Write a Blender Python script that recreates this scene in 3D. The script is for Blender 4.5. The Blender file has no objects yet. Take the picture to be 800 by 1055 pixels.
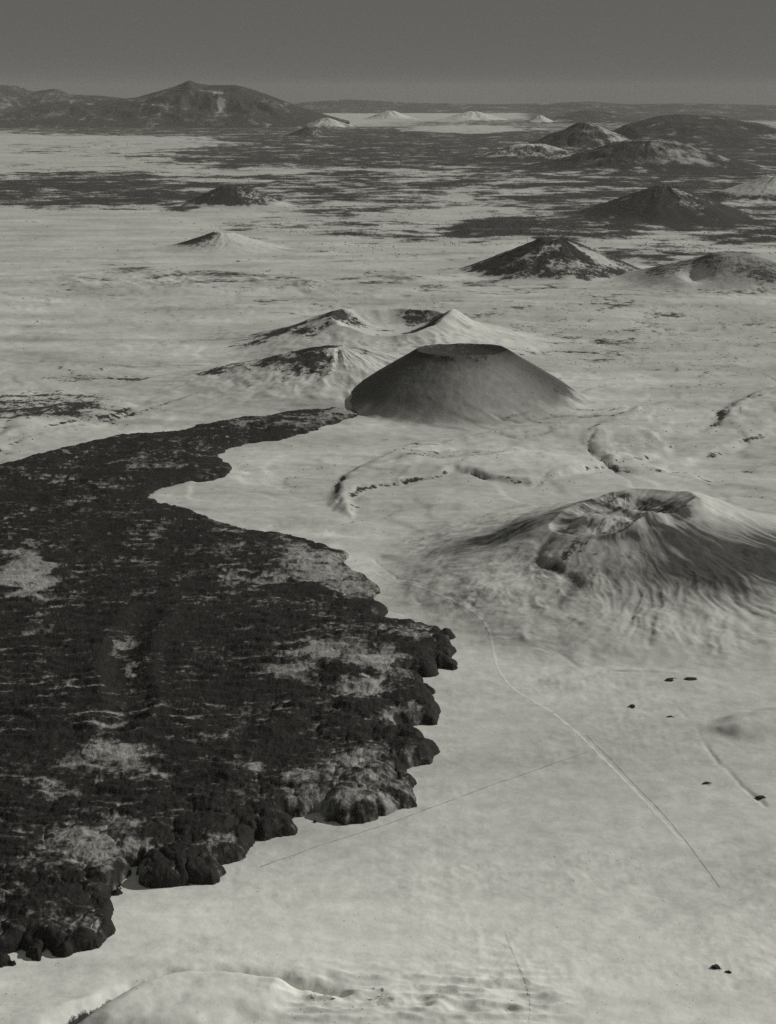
import bpy, math, random
import numpy as np

# ------------------------------------------------------------------ basics
F, CU, CV, ALT = 1700.0, 400.0, 527.5, 1550.0     # lens in photo pixels, centre, camera height (m)
PITCH = math.atan((CV - 96.0) / F)
CP, SP_ = math.cos(PITCH), math.sin(PITCH)
RMAX = 150000.0
scene = bpy.context.scene
col = scene.collection
rng = np.random.default_rng(7)

def px(u, v, z=0.0):
    """point of the level z seen at photo pixel u, v"""
    u = np.asarray(u, float); v = np.asarray(v, float)
    a = (u - CU) / F; b = (CV - v) / F
    dy = CP + b * SP_; dz = -SP_ + b * CP
    t = (z - ALT) / np.minimum(dz, -1e-5)
    return a * t, dy * t

def to_px(x, y, z=0.0):
    yy = np.maximum(y, 1.0); h = z - ALT
    f = yy * CP - h * SP_; up = yy * SP_ + h * CP
    f = np.maximum(f, 1.0)
    return CU + F * x / f, CV - F * up / f

def dist(v):
    return float(px(CU, v)[1])

# ------------------------------------------------------------------ noise
def _hash(ix, iy, seed):
    h = (ix.astype(np.int64) * 374761393 + iy.astype(np.int64) * 668265263 + seed * 974634541) & 0xFFFFFFFF
    h = ((h ^ (h >> 13)) * 1274126177) & 0xFFFFFFFF
    h = ((h ^ (h >> 16)) * 2246822519) & 0xFFFFFFFF
    return (h ^ (h >> 15)) & 0xFFFFFFFF

def gnoise(x, y, seed=0):
    x = np.asarray(x, float); y = np.asarray(y, float)
    ix = np.floor(x); iy = np.floor(y); fx = x - ix; fy = y - iy
    wx = fx * fx * fx * (fx * (fx * 6 - 15) + 10); wy = fy * fy * fy * (fy * (fy * 6 - 15) + 10)
    def g(a, b, dx, dy):
        ang = _hash(a, b, seed) * (2 * math.pi / 4294967296.0)
        return np.cos(ang) * dx + np.sin(ang) * dy
    n00 = g(ix, iy, fx, fy); n10 = g(ix + 1, iy, fx - 1, fy)
    n01 = g(ix, iy + 1, fx, fy - 1); n11 = g(ix + 1, iy + 1, fx - 1, fy - 1)
    return 1.5 * ((n00 * (1 - wx) + n10 * wx) * (1 - wy) + (n01 * (1 - wx) + n11 * wx) * wy)

def fbm(x, y, scale, octs=4, seed=0, gain=0.5):
    s = 0.0; a = 1.0; k = 1.0 / scale; tot = 0.0
    for i in range(octs):
        s = s + a * gnoise(x * k + 17.3 * i, y * k - 9.1 * i, seed + i); tot += a; a *= gain; k *= 2.03
    return s / tot

def ridged(x, y, scale, octs=4, seed=0, gain=0.5):
    s = 0.0; a = 1.0; k = 1.0 / scale; tot = 0.0
    for i in range(octs):
        s = s + a * (1 - np.abs(gnoise(x * k + 5.7 * i, y * k + 3.3 * i, seed + i)) * 1.6); tot += a; a *= gain; k *= 2.03
    return s / tot

def cells(x, y, scale, seed=0):
    """rounded pillow bumps: 1 at cell middles, 0 at the borders"""
    x = x / scale; y = y / scale; ix = np.floor(x); iy = np.floor(y)
    d1 = np.full(x.shape, 9.0); d2 = np.full(x.shape, 9.0)
    for i in (-1, 0, 1):
        for j in (-1, 0, 1):
            cx = ix + i; cy = iy + j
            px_ = cx + 0.15 + 0.7 * _hash(cx, cy, seed) / 4294967296.0; py_ = cy + 0.15 + 0.7 * _hash(cx, cy, seed + 51) / 4294967296.0
            d = np.hypot(x - px_, y - py_)
            d2 = np.where(d < d1, d1, np.minimum(d2, d)); d1 = np.minimum(d1, d)
    return np.sqrt(np.clip((d2 - d1) * 1.6, 0, 1))

def sstep(a, b, x):
    t = np.clip((x - a) / (b - a), 0, 1); return t * t * (3 - 2 * t)

def inside_dist(x, y, poly):
    """signed distance to a closed outline, positive inside"""
    P = np.asarray(poly, float); d = np.full(x.shape, 1e12); ins = np.zeros(x.shape, bool)
    for (x0, y0), (x1, y1) in zip(P, np.roll(P, -1, 0)):
        ex, ey = x1 - x0, y1 - y0
        t = np.clip(((x - x0) * ex + (y - y0) * ey) / (ex * ex + ey * ey + 1e-9), 0, 1)
        d = np.minimum(d, (x - x0 - t * ex) ** 2 + (y - y0 - t * ey) ** 2)
        c = ((y0 > y) != (y1 > y))
        with np.errstate(divide='ignore', invalid='ignore'):
            ins ^= c & (x < (x1 - x0) * (y - y0) / (y1 - y0 + 1e-12) + x0)
    d = np.sqrt(d)
    return np.where(ins, d, -d)

def line_dist(x, y, pts):
    d = np.full(x.shape, 1e12)
    for (x0, y0), (x1, y1) in zip(pts[:-1], pts[1:]):
        ex, ey = x1 - x0, y1 - y0
        t = np.clip(((x - x0) * ex + (y - y0) * ey) / (ex * ex + ey * ey + 1e-9), 0, 1)
        d = np.minimum(d, (x - x0 - t * ex) ** 2 + (y - y0 - t * ey) ** 2)
    return np.sqrt(d)

def smooth_line(pts, n=4):
    P = np.asarray(pts, float)
    Q = np.vstack([2 * P[0] - P[1], P, 2 * P[-1] - P[-2]]); out = []
    for i in range(1, len(Q) - 2):
        for t in np.linspace(0, 1, n, endpoint=False):
            a, b, c, d = Q[i - 1], Q[i], Q[i + 1], Q[i + 2]
            out.append(0.5 * (2 * b + (c - a) * t + (2 * a - 5 * b + 4 * c - d) * t * t + (3 * b - a - 3 * c + d) * t ** 3))
    out.append(P[-1]); return np.array(out)

def world_line(pts):
    pts = np.asarray(pts, float); x, y = px(pts[:, 0], pts[:, 1]); return np.stack([x, y], 1)

# ------------------------------------------------------------------ mesh helpers
def make_mesh(name, co, faces, attrs=None, mat=None, smooth=True):
    """co (n,3); faces: list of (m,k) index arrays"""
    me = bpy.data.meshes.new(name)
    me.vertices.add(len(co)); me.vertices.foreach_set('co', np.asarray(co, np.float32).ravel())
    idx = np.concatenate([f.ravel() for f in faces]); tot = np.concatenate([np.full(len(f), f.shape[1]) for f in faces])
    me.loops.add(len(idx)); me.loops.foreach_set('vertex_index', idx.astype(np.int32))
    me.polygons.add(len(tot)); start = np.concatenate([[0], np.cumsum(tot)[:-1]])
    me.polygons.foreach_set('loop_start', start.astype(np.int32))
    me.polygons.foreach_set('use_smooth', np.full(len(tot), smooth))
    for k, v in (attrs or {}).items():
        a = me.attributes.new(k, 'FLOAT', 'POINT'); a.data.foreach_set('value', np.asarray(v, np.float32))
    me.update(calc_edges=True); me.validate()
    o = bpy.data.objects.new(name, me); col.objects.link(o)
    if mat: me.materials.append(mat)
    return o

def grid_faces(nr, nc, wrap=False):
    i = np.arange(nr - 1)[:, None]; j = np.arange(nc if wrap else nc - 1)[None, :]; j1 = (j + 1) % nc
    return np.stack([i * nc + j, i * nc + j1, (i + 1) * nc + j1, (i + 1) * nc + j], -1).reshape(-1, 4)

def tag(o, label, cat, kind=None, group=None):
    o['label'] = label; o['category'] = cat
    if kind: o['kind'] = kind
    if group: o['group'] = group
    return o

# ------------------------------------------------------------------ materials
def nodes(name):
    m = bpy.data.materials.new(name); m.use_nodes = True
    nt = m.node_tree; nt.nodes.clear()
    out = nt.nodes.new('ShaderNodeOutputMaterial'); bs = nt.nodes.new('ShaderNodeBsdfPrincipled')
    nt.links.new(bs.outputs[0], out.inputs[0]); bs.inputs['Specular IOR Level'].default_value = 0.15
    return m, nt, bs

class NT:
    def __init__(s, nt):
        s.nt = nt; s.pos = nt.nodes.new('ShaderNodeNewGeometry').outputs['Position']
    def _in(s, sock, v):
        if hasattr(v, 'is_linked') or hasattr(v, 'links'): s.nt.links.new(v, sock)
        else: sock.default_value = v
    def math(s, op, a, b=0.0, c=0.0, clamp=False):
        n = s.nt.nodes.new('ShaderNodeMath'); n.operation = op; n.use_clamp = clamp
        s._in(n.inputs[0], a); s._in(n.inputs[1], b); s._in(n.inputs[2], c); return n.outputs[0]
    def attr(s, name):
        n = s.nt.nodes.new('ShaderNodeAttribute'); n.attribute_name = name; return n.outputs['Fac']
    def noise(s, size, detail=4, rough=0.55, dist=0.0, stretch=None):
        n = s.nt.nodes.new('ShaderNodeTexNoise'); n.inputs['Scale'].default_value = 1.0 / size
        n.inputs['Detail'].default_value = detail; n.inputs['Roughness'].default_value = rough; n.inputs['Distortion'].default_value = dist
        v = s.pos
        if stretch:
            m = s.nt.nodes.new('ShaderNodeMapping'); m.inputs['Scale'].default_value = stretch
            s.nt.links.new(v, m.inputs['Vector']); v = m.outputs[0]
        s.nt.links.new(v, n.inputs['Vector']); return n.outputs['Fac']
    def ss(s, x, a, b):
        n = s.nt.nodes.new('ShaderNodeMapRange'); n.interpolation_type = 'SMOOTHSTEP'
        s._in(n.inputs['Value'], x); s._in(n.inputs['From Min'], a); s._in(n.inputs['From Max'], b); return n.outputs[0]
    def mix(s, f, a, b):
        n = s.nt.nodes.new('ShaderNodeMix'); n.data_type = 'RGBA'
        s._in(n.inputs[0], f); s._in(n.inputs[6], a); s._in(n.inputs[7], b); return n.outputs[2]
    def scale(s, c, f):
        n = s.nt.nodes.new('ShaderNodeVectorMath'); n.operation = 'SCALE'
        s._in(n.inputs[0], c); s._in(n.inputs[3], f); return n.outputs[0]
    def bump(s, h, d, strength=1.0):
        n = s.nt.nodes.new('ShaderNodeBump'); n.inputs['Strength'].default_value = strength; n.inputs['Distance'].default_value = d
        s.nt.links.new(h, n.inputs['Height']); return n.outputs[0]

SNOW = (0.80, 0.80, 0.755, 1); ROCK = (0.040, 0.038, 0.035, 1); LAVA = (0.025, 0.024, 0.022, 1)

def terrain_material(name='snowy_ground'):
    m, nt, bs = nodes(name); N = NT(nt)
    d = N.attr('dark'); t = N.attr('tone')
    n1 = N.noise(420, 6, 0.62); n2 = N.noise(48, 5, 0.6); n3 = N.noise(1500, 4, 0.55); n4 = N.noise(14, 3, 0.6)
    n5 = N.noise(420, 6, 0.62, 0.6, (0.34, 1.0, 1.0)); c = N.attr('coarse')
    wsum = lambda *p: __import__('functools').reduce(lambda q, r: N.math('ADD', q, r), [N.math('MULTIPLY', q, k) for q, k in p])
    fine = N.math('MULTIPLY_ADD', wsum((n1, .22), (n2, .45), (n4, .33)), 2.9, -0.95)
    wide = N.math('MULTIPLY_ADD', wsum((n3, .28), (n1, .50), (n2, .22)), 3.1, -1.05)
    nn = N.math('ADD', N.math('MULTIPLY', wide, c), N.math('MULTIPLY', fine, N.math('SUBTRACT', 1.0, c)))
    thr = N.math('SUBTRACT', 1.0, d)
    wd = N.math('MULTIPLY_ADD', c, 0.10, 0.11); mask = N.ss(nn, N.math('SUBTRACT', thr, wd), N.math('ADD', thr, wd))
    v = wsum((n3, .22), (n5, .32), (n2, .26), (n1, .10), (n4, .10))
    vv = N.math('MULTIPLY_ADD', v, 2.6, -0.31)
    snow = N.scale(SNOW[:3], N.math('MINIMUM', N.math('MULTIPLY', vv, t), 1.12))
    rock = N.scale(ROCK[:3], N.math('MULTIPLY_ADD', n2, 1.4, 0.4))
    nt.links.new(N.mix(mask, snow, rock), bs.inputs['Base Color']); bs.inputs['Roughness'].default_value = 0.85
    h = N.math('ADD', N.math('MULTIPLY', n2, 5.0), N.math('MULTIPLY', n4, 1.6))
    nt.links.new(N.bump(h, 1.0, 0.32), bs.inputs['Normal'])
    return m

def lava_material():
    m, nt, bs = nodes('dark_lava'); N = NT(nt)
    s = N.attr('snow')
    n1 = N.noise(160, 6, 0.62); n2 = N.noise(30, 6, 0.65); n3 = N.noise(9, 3, 0.6)
    nn = N.math('ADD', N.math('MULTIPLY', n1, 0.5), N.math('MULTIPLY', n2, 0.5))
    nn = N.math('MULTIPLY_ADD', nn, 2.6, -0.8); thr = N.math('SUBTRACT', 1.0, s)
    mask = N.ss(nn, N.math('SUBTRACT', thr, 0.26), N.math('ADD', thr, 0.26))
    snow = N.scale(SNOW[:3], N.math('MULTIPLY_ADD', N.math('ADD', n2, N.math('MULTIPLY', s, .35)), 0.62, -0.12))
    rock = N.scale(LAVA[:3], N.math('MULTIPLY_ADD', n2, 1.4, 0.15))
    nt.links.new(N.mix(mask, rock, snow), bs.inputs['Base Color']); bs.inputs['Roughness'].default_value = 0.8
    h = N.math('ADD', N.math('MULTIPLY', n2, 6.0), N.math('MULTIPLY', n3, 3.0))
    nt.links.new(N.bump(h, 1.0, 0.9), bs.inputs['Normal'])
    return m

def plain_material(name, c, size, amp, bump):
    m, nt, bs = nodes(name); N = NT(nt); n = N.noise(size, 4, 0.6)
    nt.links.new(N.scale(c[:3], N.math('MULTIPLY_ADD', n, amp, 1 - amp / 2)), bs.inputs['Base Color']); bs.inputs['Roughness'].default_value = 0.9
    nt.links.new(N.bump(n, bump, 1.0), bs.inputs['Normal']); return m

TERRAIN = terrain_material(); LAVA_M = lava_material()
ROCK_M = plain_material('bare_rock', (0.045, 0.043, 0.04), 4, 0.9, 1.5)
SCRUB_M = plain_material('dark_scrub', (0.045, 0.044, 0.04), 6, 0.8, 1.0)
TRACK_M = plain_material('packed_snow_track', (0.36, 0.36, 0.34), 18, 0.35, 0.2)
TRACK_L = plain_material('ploughed_snow_track', (0.76, 0.76, 0.72), 18, 0.16, 0.2)

# ------------------------------------------------------------------ ground relief and cover
LOBES = [  # old snowed-over lava lobes: outline, thickness (m), edge width (m), share of bare rock on the edge
    ([(362, 532), (364, 512), (400, 502), (452, 494), (470, 486), (500, 494), (545, 501), (566, 496), (622, 482), (690, 470), (660, 444), (560, 442), (480, 452), (400, 468), (352, 490), (345, 520)], 15, 40, .42),
    ([(604, 452), (610, 470), (640, 487), (668, 491), (722, 474), (790, 446), (830, 425), (720, 412), (640, 425)], 16, 60, .38),
    ([(395, 464), (440, 451), (520, 440), (600, 440), (566, 456), (480, 463), (420, 476)], 9, 60, .12),
    ([(-60, 400), (60, 391), (150, 395), (214, 401), (200, 414), (120, 432), (40, 452), (-60, 472)], 9, 60, .30),
    ([(20, 425), (90, 416), (140, 420), (110, 432), (50, 440), (0, 450)], 9, 60, .45),
    ([(85, 1062), (112, 1032), (150, 1013), (205, 1004), (262, 1006), (300, 1018), (280, 1040), (230, 1056), (140, 1075)], 17, 45, .0),
    ([(-40, 1040), (40, 1036), (95, 1026), (80, 1046), (30, 1062), (-40, 1070)], 8, 40, .0),
    ([(560, 700), (600, 690), (680, 690), (740, 705), (720, 712), (640, 708), (590, 712)], 5, 40, .05),
    ([(735, 752), (760, 738), (830, 732), (840, 760), (780, 762)], 16, 60, .10),
    ([(735, 440), (752, 420), (800, 400), (850, 400), (840, 430), (780, 440)], 14, 50, .5),
    ([(60, 285), (130, 276), (230, 280), (330, 290), (300, 300), (160, 302), (80, 297)], 14, 120, .22),
    ([(470, 232), (560, 224), (660, 230), (640, 244), (540, 247), (480, 242)], 18, 150, .3),
]
LOBES_W = [(world_line(smooth_line(p + [p[0]], 4)[:-1]), h, w, r) for p, h, w, r in LOBES]

# ground cover as (u, v, half width, half height, share of bare rock and scrub)
COVER = [
    (90, 195, 125, 17, .95), (200, 200, 70, 15, .85), (330, 160, 170, 15, .92), (520, 160, 150, 17, .95), (330, 196, 170, 24, .66), (470, 186, 160, 18, .62),
    (420, 142, 200, 11, .98), (200, 134, 200, 6, .85), (700, 192, 170, 26, .80), (565, 234, 115, 12, .98), (765, 230, 76, 24, .85),
    (390, 235, 150, 22, .44), (600, 208, 170, 18, .56), (560, 335, 280, 60, .31), (720, 330, 140, 50, .31), (430, 300, 180, 36, .29),
    (40, 420, 75, 14, .52), (90, 392, 60, 7, .42), (180, 290, 140, 14, .30), (700, 258, 70, 14, .55), (150, 152, 150, 9, .42), (100, 172, 120, 7, .35),
    (1010, 180, 240, 30, .8), (-170, 190, 170, 18, .85), (690, 160, 200, 30, .98), (660, 205, 140, 12, .8), (60, 130, 140, 5, .80), (690, 150, 180, 18, .80), (180, 352, 60, 7, .22), (330, 300, 80, 14, .26), (560, 128, 160, 6, .60), (690, 480, 70, 16, .18), (640, 440, 160, 30, .14),
]
CLEAR = [(480, 133, 60, 4.5, .75), (460, 121, 70, 3.5, .9), (130, 148, 120, 9, .35), (330, 124, 30, 4, .6), (110, 168, 110, 6, .3), (430, 215, 200, 8, .12), (260, 222, 60, 7, .4), (280, 175, 120, 4, .3), (720, 245, 50, 6, .3)]

TRENCH = world_line(smooth_line([(60, 1056), (110, 1030), (150, 1013), (200, 1004), (255, 1006), (310, 1014), (350, 1022)], 4))

CREASES = [([(150, 354), (200, 350), (250, 351), (292, 353)], 9), ([(10, 458), (60, 443), (110, 434), (150, 424), (205, 410)], 11), ([(452, 460), (500, 450), (535, 456), (566, 451)], 11),
    ([(342, 526), (352, 516), (366, 507), (405, 500), (452, 494)], 9), ([(468, 487), (485, 489), (500, 494), (520, 496), (545, 501)], 9), ([(552, 503), (574, 487), (612, 484), (650, 478)], 8),
    ([(614, 448), (606, 462), (612, 474), (628, 483), (644, 491)], 8), ([(722, 444), (746, 433), (758, 420), (790, 408), (830, 400)], 12), ([(384, 572), (410, 596), (450, 618), (480, 634), (502, 650)], 5),
    ([(70, 298), (120, 303), (170, 296), (215, 299), (262, 291)], 16), ([(590, 408), (640, 396), (690, 402), (740, 396)], 10), ([(440, 425), (520, 436), (600, 428), (640, 420)], 10),
    ([(470, 668), (520, 660), (560, 668), (600, 690)], 5), ([(590, 702), (630, 694), (690, 698), (740, 708)], 5), ([(686, 716), (716, 748), (740, 785), (790, 830)], 5), ([(240, 270), (300, 262), (360, 268), (440, 262)], 16),
    ([(300, 322), (390, 312), (470, 318)], 12), ([(420, 560), (470, 552), (520, 540)], 7), ([(200, 384), (160, 374), (110, 378), (40, 372)], 10), ([(650, 330), (700, 338), (790, 332)], 12), ([(540, 318), (600, 322), (660, 316)], 12)]
CREASES = [(world_line(smooth_line(p, 5)), w) for p, w in CREASES]
def crease(x, y):
    out = np.zeros(x.shape)
    for P, w in CREASES:
        lo = P.min(0) - 150; hi = P.max(0) + 150; k = (x > lo[0]) & (x < hi[0]) & (y > lo[1]) & (y < hi[1])
        if k.any():
            xk, yk = x[k], y[k]; dd = line_dist(xk + 16 * fbm(xk, yk, 110, 4, 91, .6), yk + 26 * fbm(xk, yk, 110, 4, 92, .6), P)
            a = np.zeros(x.shape); a[k] = (.42 if w < 6 else 1.0) * np.exp(-(dd / (w * 1.1)) ** 2) * np.clip(.7 + 1.8 * fbm(xk, yk, 170, 3, 93), 0, 1.2); out = np.maximum(out, a)
    return out

def ground_h(x, y):
    r = np.hypot(x, y)
    far = sstep(12000, 40000, r); nearw = 1 - sstep(9000, 16000, r)
    h = fbm(x, y, 1800, 3, 11) * (6 + 30 * far) + fbm(x, y, 420, 3, 23) * (2.6 + 8 * far + 4.0 * sstep(4600, 5600, r) * (1 - sstep(11000, 15000, r))) + fbm(x * .8, y, 110, 3, 31) * 2.2 * nearw
    u, v = to_px(x, y)
    mid = sstep(4700, 5600, r) * (1 - sstep(13000, 17000, r)); wx = x + 120 * fbm(x, y, 700, 2, 95)
    h = h + 10 * mid * (ridged(wx * .42 + y * .18, y, 300, 4, 96) - .55) + 13 * sstep(12000, 16000, r) * (1 - sstep(40000, 60000, r)) * (ridged(wx * .5, y, 800, 4, 97) - .55)
    h = h + 26 * np.exp(-((u - 165) / 110) ** 2 - ((v - 290) / 8) ** 2) * (ridged(x * .9 + y * .35, y * .5, 170, 3, 98) - .45) + 14 * np.exp(-((u - 330) / 90) ** 2 - ((v - 300) / 10) ** 2) * (ridged(x * .8 + y * .3, y * .5, 160, 3, 99) - .45)
    # wind-carved ridges at the foot of the picture
    tf = fbm(x, y * .8, 1300, 4, 501) * 7 + 20; ti = np.floor(tf); tq = tf - ti
    band = sstep(275, 330, v) * (1 - sstep(560, 700, v)) * .8 + .35 * sstep(180, 230, v) * (1 - sstep(275, 330, v)) + .12
    h = h + 6 * band * (ti - 20 + sstep(.62, .98, tq))
    h = h - 7 * crease(x, y)
    g = np.exp(-((v - 1030) / 32) ** 2) * sstep(250, 330, u) * (1 - sstep(520, 620, u))
    h = h + g * 18 * (ridged(x * .30 + y * .10, y + 14 * fbm(x, y, 120, 2, 78), 44, 3, 77) - .55)
    tr = line_dist(x, y + 8 * fbm(x, y, 60, 3, 79), TRENCH); h = h - 22 * np.exp(-(tr / 17) ** 2)
    fl = sstep(640, 690, v) * (1 - sstep(1000, 1050, v)); h = h + fl * 1.3 * np.clip(.6 + 2 * fbm(x, y, 400, 2, 82), 0, 2) * (ridged(x, y, 42, 3, 81) - .5)
    for P, th, w, _ in LOBES_W:
        lo = P.min(0) - 400; hi = P.max(0) + 400
        k = (x > lo[0]) & (x < hi[0]) & (y > lo[1]) & (y < hi[1])
        if k.any():
            xx = x[k] + 30 * fbm(x[k], y[k], 160, 3, 5); yy = y[k] + 45 * fbm(x[k], y[k], 160, 3, 6)
            sd = inside_dist(xx, yy, P); add = np.zeros(x.shape); add[k] = 1.3 * th * sstep(-w * .5, w * .9, sd) * (1 + .22 * fbm(xx, yy, 90, 3, 9)); h = h + add
    return h

def cover(x, y):
    """share of bare rock and tone of the snow, with trench and crease shade painted in"""
    u, v = to_px(x, y); r = np.hypot(x, y)
    warp_u = u + 26 * fbm(x, y, 1300, 3, 41); warp_v = v
    d = 0.03 + 0.0 * x
    for a, b, c, e, s in COVER:
        q = ((warp_u - a) / c) ** 2 + ((warp_v - b) / e) ** 2
        d = np.maximum(d, s * (1 - sstep(.1, 2.4, q)))
    d = np.maximum(d, 1.05 * (1 - sstep(119, 130, v)) * np.clip(sstep(520, 570, warp_u) + 1 - sstep(300, 350, warp_u), 0, 1))
    for a, b, c, e, s in CLEAR:
        q = ((warp_u - a) / c) ** 2 + ((warp_v - b) / e) ** 2
        d = d * (1 - s * (1 - sstep(.4, 1.4, q)))
    d = np.where(v < 112, .6, d)
    fr = sstep(118, 140, v) * (1 - sstep(262, 330, v)); nz = 1.45 * fbm(x, y, 1500, 6, 61, .72); d = d * (1 - .10 * fr) + fr * nz * np.clip(d * 2.2, .10, .75); d = np.where(v < 300, np.minimum(d, .77), d)
    for P, th, w, rk in LOBES_W:
        if rk > 0:
            lo = P.min(0) - 300; hi = P.max(0) + 300
            k = (x > lo[0]) & (x < hi[0]) & (y > lo[1]) & (y < hi[1])
            if k.any():
                xx = x[k] + 30 * fbm(x[k], y[k], 160, 3, 5); yy = y[k] + 45 * fbm(x[k], y[k], 160, 3, 6)
                sd = inside_dist(xx, yy, P); add = np.zeros(x.shape)
                add[k] = 1.25 * rk * np.exp(-((sd - w * .1) / (w * .40)) ** 2) * np.clip(.65 + 1.6 * fbm(xx, yy, 350, 2, 3), 0, 1.3); d = np.maximum(d, add)
    tr = line_dist(x, y + 8 * fbm(x, y, 60, 3, 79), TRENCH); d = np.maximum(d, .62 * np.exp(-(tr / 13) ** 2) * (1 - sstep(200, 330, u) * .5))  # the trench's shaded side painted in as dark cover
    g = np.exp(-((v - 1032) / 22) ** 2) * sstep(270, 340, u) * (1 - sstep(500, 600, u)); d = np.maximum(d, .24 * g)
    cr = crease(x, y); d = np.maximum(d, (.38 + .10 * sstep(300, 150, u)) * cr)  # shade of the creases painted into the dark cover
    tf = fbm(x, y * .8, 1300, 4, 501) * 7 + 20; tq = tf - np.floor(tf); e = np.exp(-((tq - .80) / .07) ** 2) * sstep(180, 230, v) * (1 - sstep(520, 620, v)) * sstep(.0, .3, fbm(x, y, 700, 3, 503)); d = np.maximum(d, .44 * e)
    for ru, rv, rw, rh in ((652, 729, 9, 4), (703, 703, 30, 6), (784, 821, 14, 4), (739, 998, 9, 4), (728, 806, 9, 3), (690, 739, 10, 4)): d = np.maximum(d, .46 * np.exp(-((u - ru) / rw) ** 2 - ((v - rv) / rh) ** 2))
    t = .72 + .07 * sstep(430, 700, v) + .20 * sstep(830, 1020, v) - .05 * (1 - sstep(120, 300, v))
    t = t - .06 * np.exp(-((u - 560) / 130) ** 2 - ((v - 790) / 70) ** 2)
    wx = x + 120 * fbm(x, y, 700, 2, 95); wy = y + 160 * fbm(x, y, 700, 2, 94)
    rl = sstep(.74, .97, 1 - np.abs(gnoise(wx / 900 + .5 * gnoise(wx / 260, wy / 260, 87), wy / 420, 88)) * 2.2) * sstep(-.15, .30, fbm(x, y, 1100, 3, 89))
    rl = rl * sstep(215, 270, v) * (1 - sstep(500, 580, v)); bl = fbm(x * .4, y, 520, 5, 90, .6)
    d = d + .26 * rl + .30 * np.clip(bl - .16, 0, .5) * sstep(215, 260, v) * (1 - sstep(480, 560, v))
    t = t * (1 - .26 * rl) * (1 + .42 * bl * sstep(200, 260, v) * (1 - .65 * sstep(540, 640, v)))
    return np.clip(d, 0, 1), t - .22 * cr  # snow tone lowered along the creases to paint soft shade

def build_ground():
    vs = np.concatenate([np.arange(1090, 300, -1.35), np.arange(300, 140, -.9), np.arange(140, 114.2, -.45)])
    r = np.concatenate([[300, 800, 1400, 1900, 2200], [dist(v) for v in vs], [RMAX]])
    th = np.radians(np.concatenate([np.arange(-180, -40, 5), np.arange(-40, -16, .35), np.arange(-16, 16, .06), np.arange(16, 40, .35), np.arange(40, 180, 5)]))
    R, T = np.meshgrid(r, th, indexing='ij'); x = (R * np.sin(T)).ravel(); y = (R * np.cos(T)).ravel()
    z = ground_h(x, y); d, t = cover(x, y); z = np.where(y < 500, z * .3, z)
    back = y < 500; d[back] = .05; t[back] = .95
    co = np.stack([x, y, z], 1); n = len(co); co = np.vstack([co, [[0, 0, 0]]])
    fan = np.stack([np.full(len(th), n), np.arange(len(th)), (np.arange(len(th)) + 1) % len(th)], 1)[:, ::-1]
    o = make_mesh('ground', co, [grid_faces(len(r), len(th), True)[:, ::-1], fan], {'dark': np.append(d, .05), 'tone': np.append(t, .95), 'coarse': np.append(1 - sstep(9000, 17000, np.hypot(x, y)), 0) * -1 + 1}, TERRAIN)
    return tag(o, 'snow covered volcanic plain stretching out to the hazy horizon', 'ground', 'structure')
build_ground()

# ------------------------------------------------------------------ cones
def ang(a, c, w):
    d = (a - c + 180) % 360 - 180; return np.exp(-(d / w) ** 2)

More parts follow.
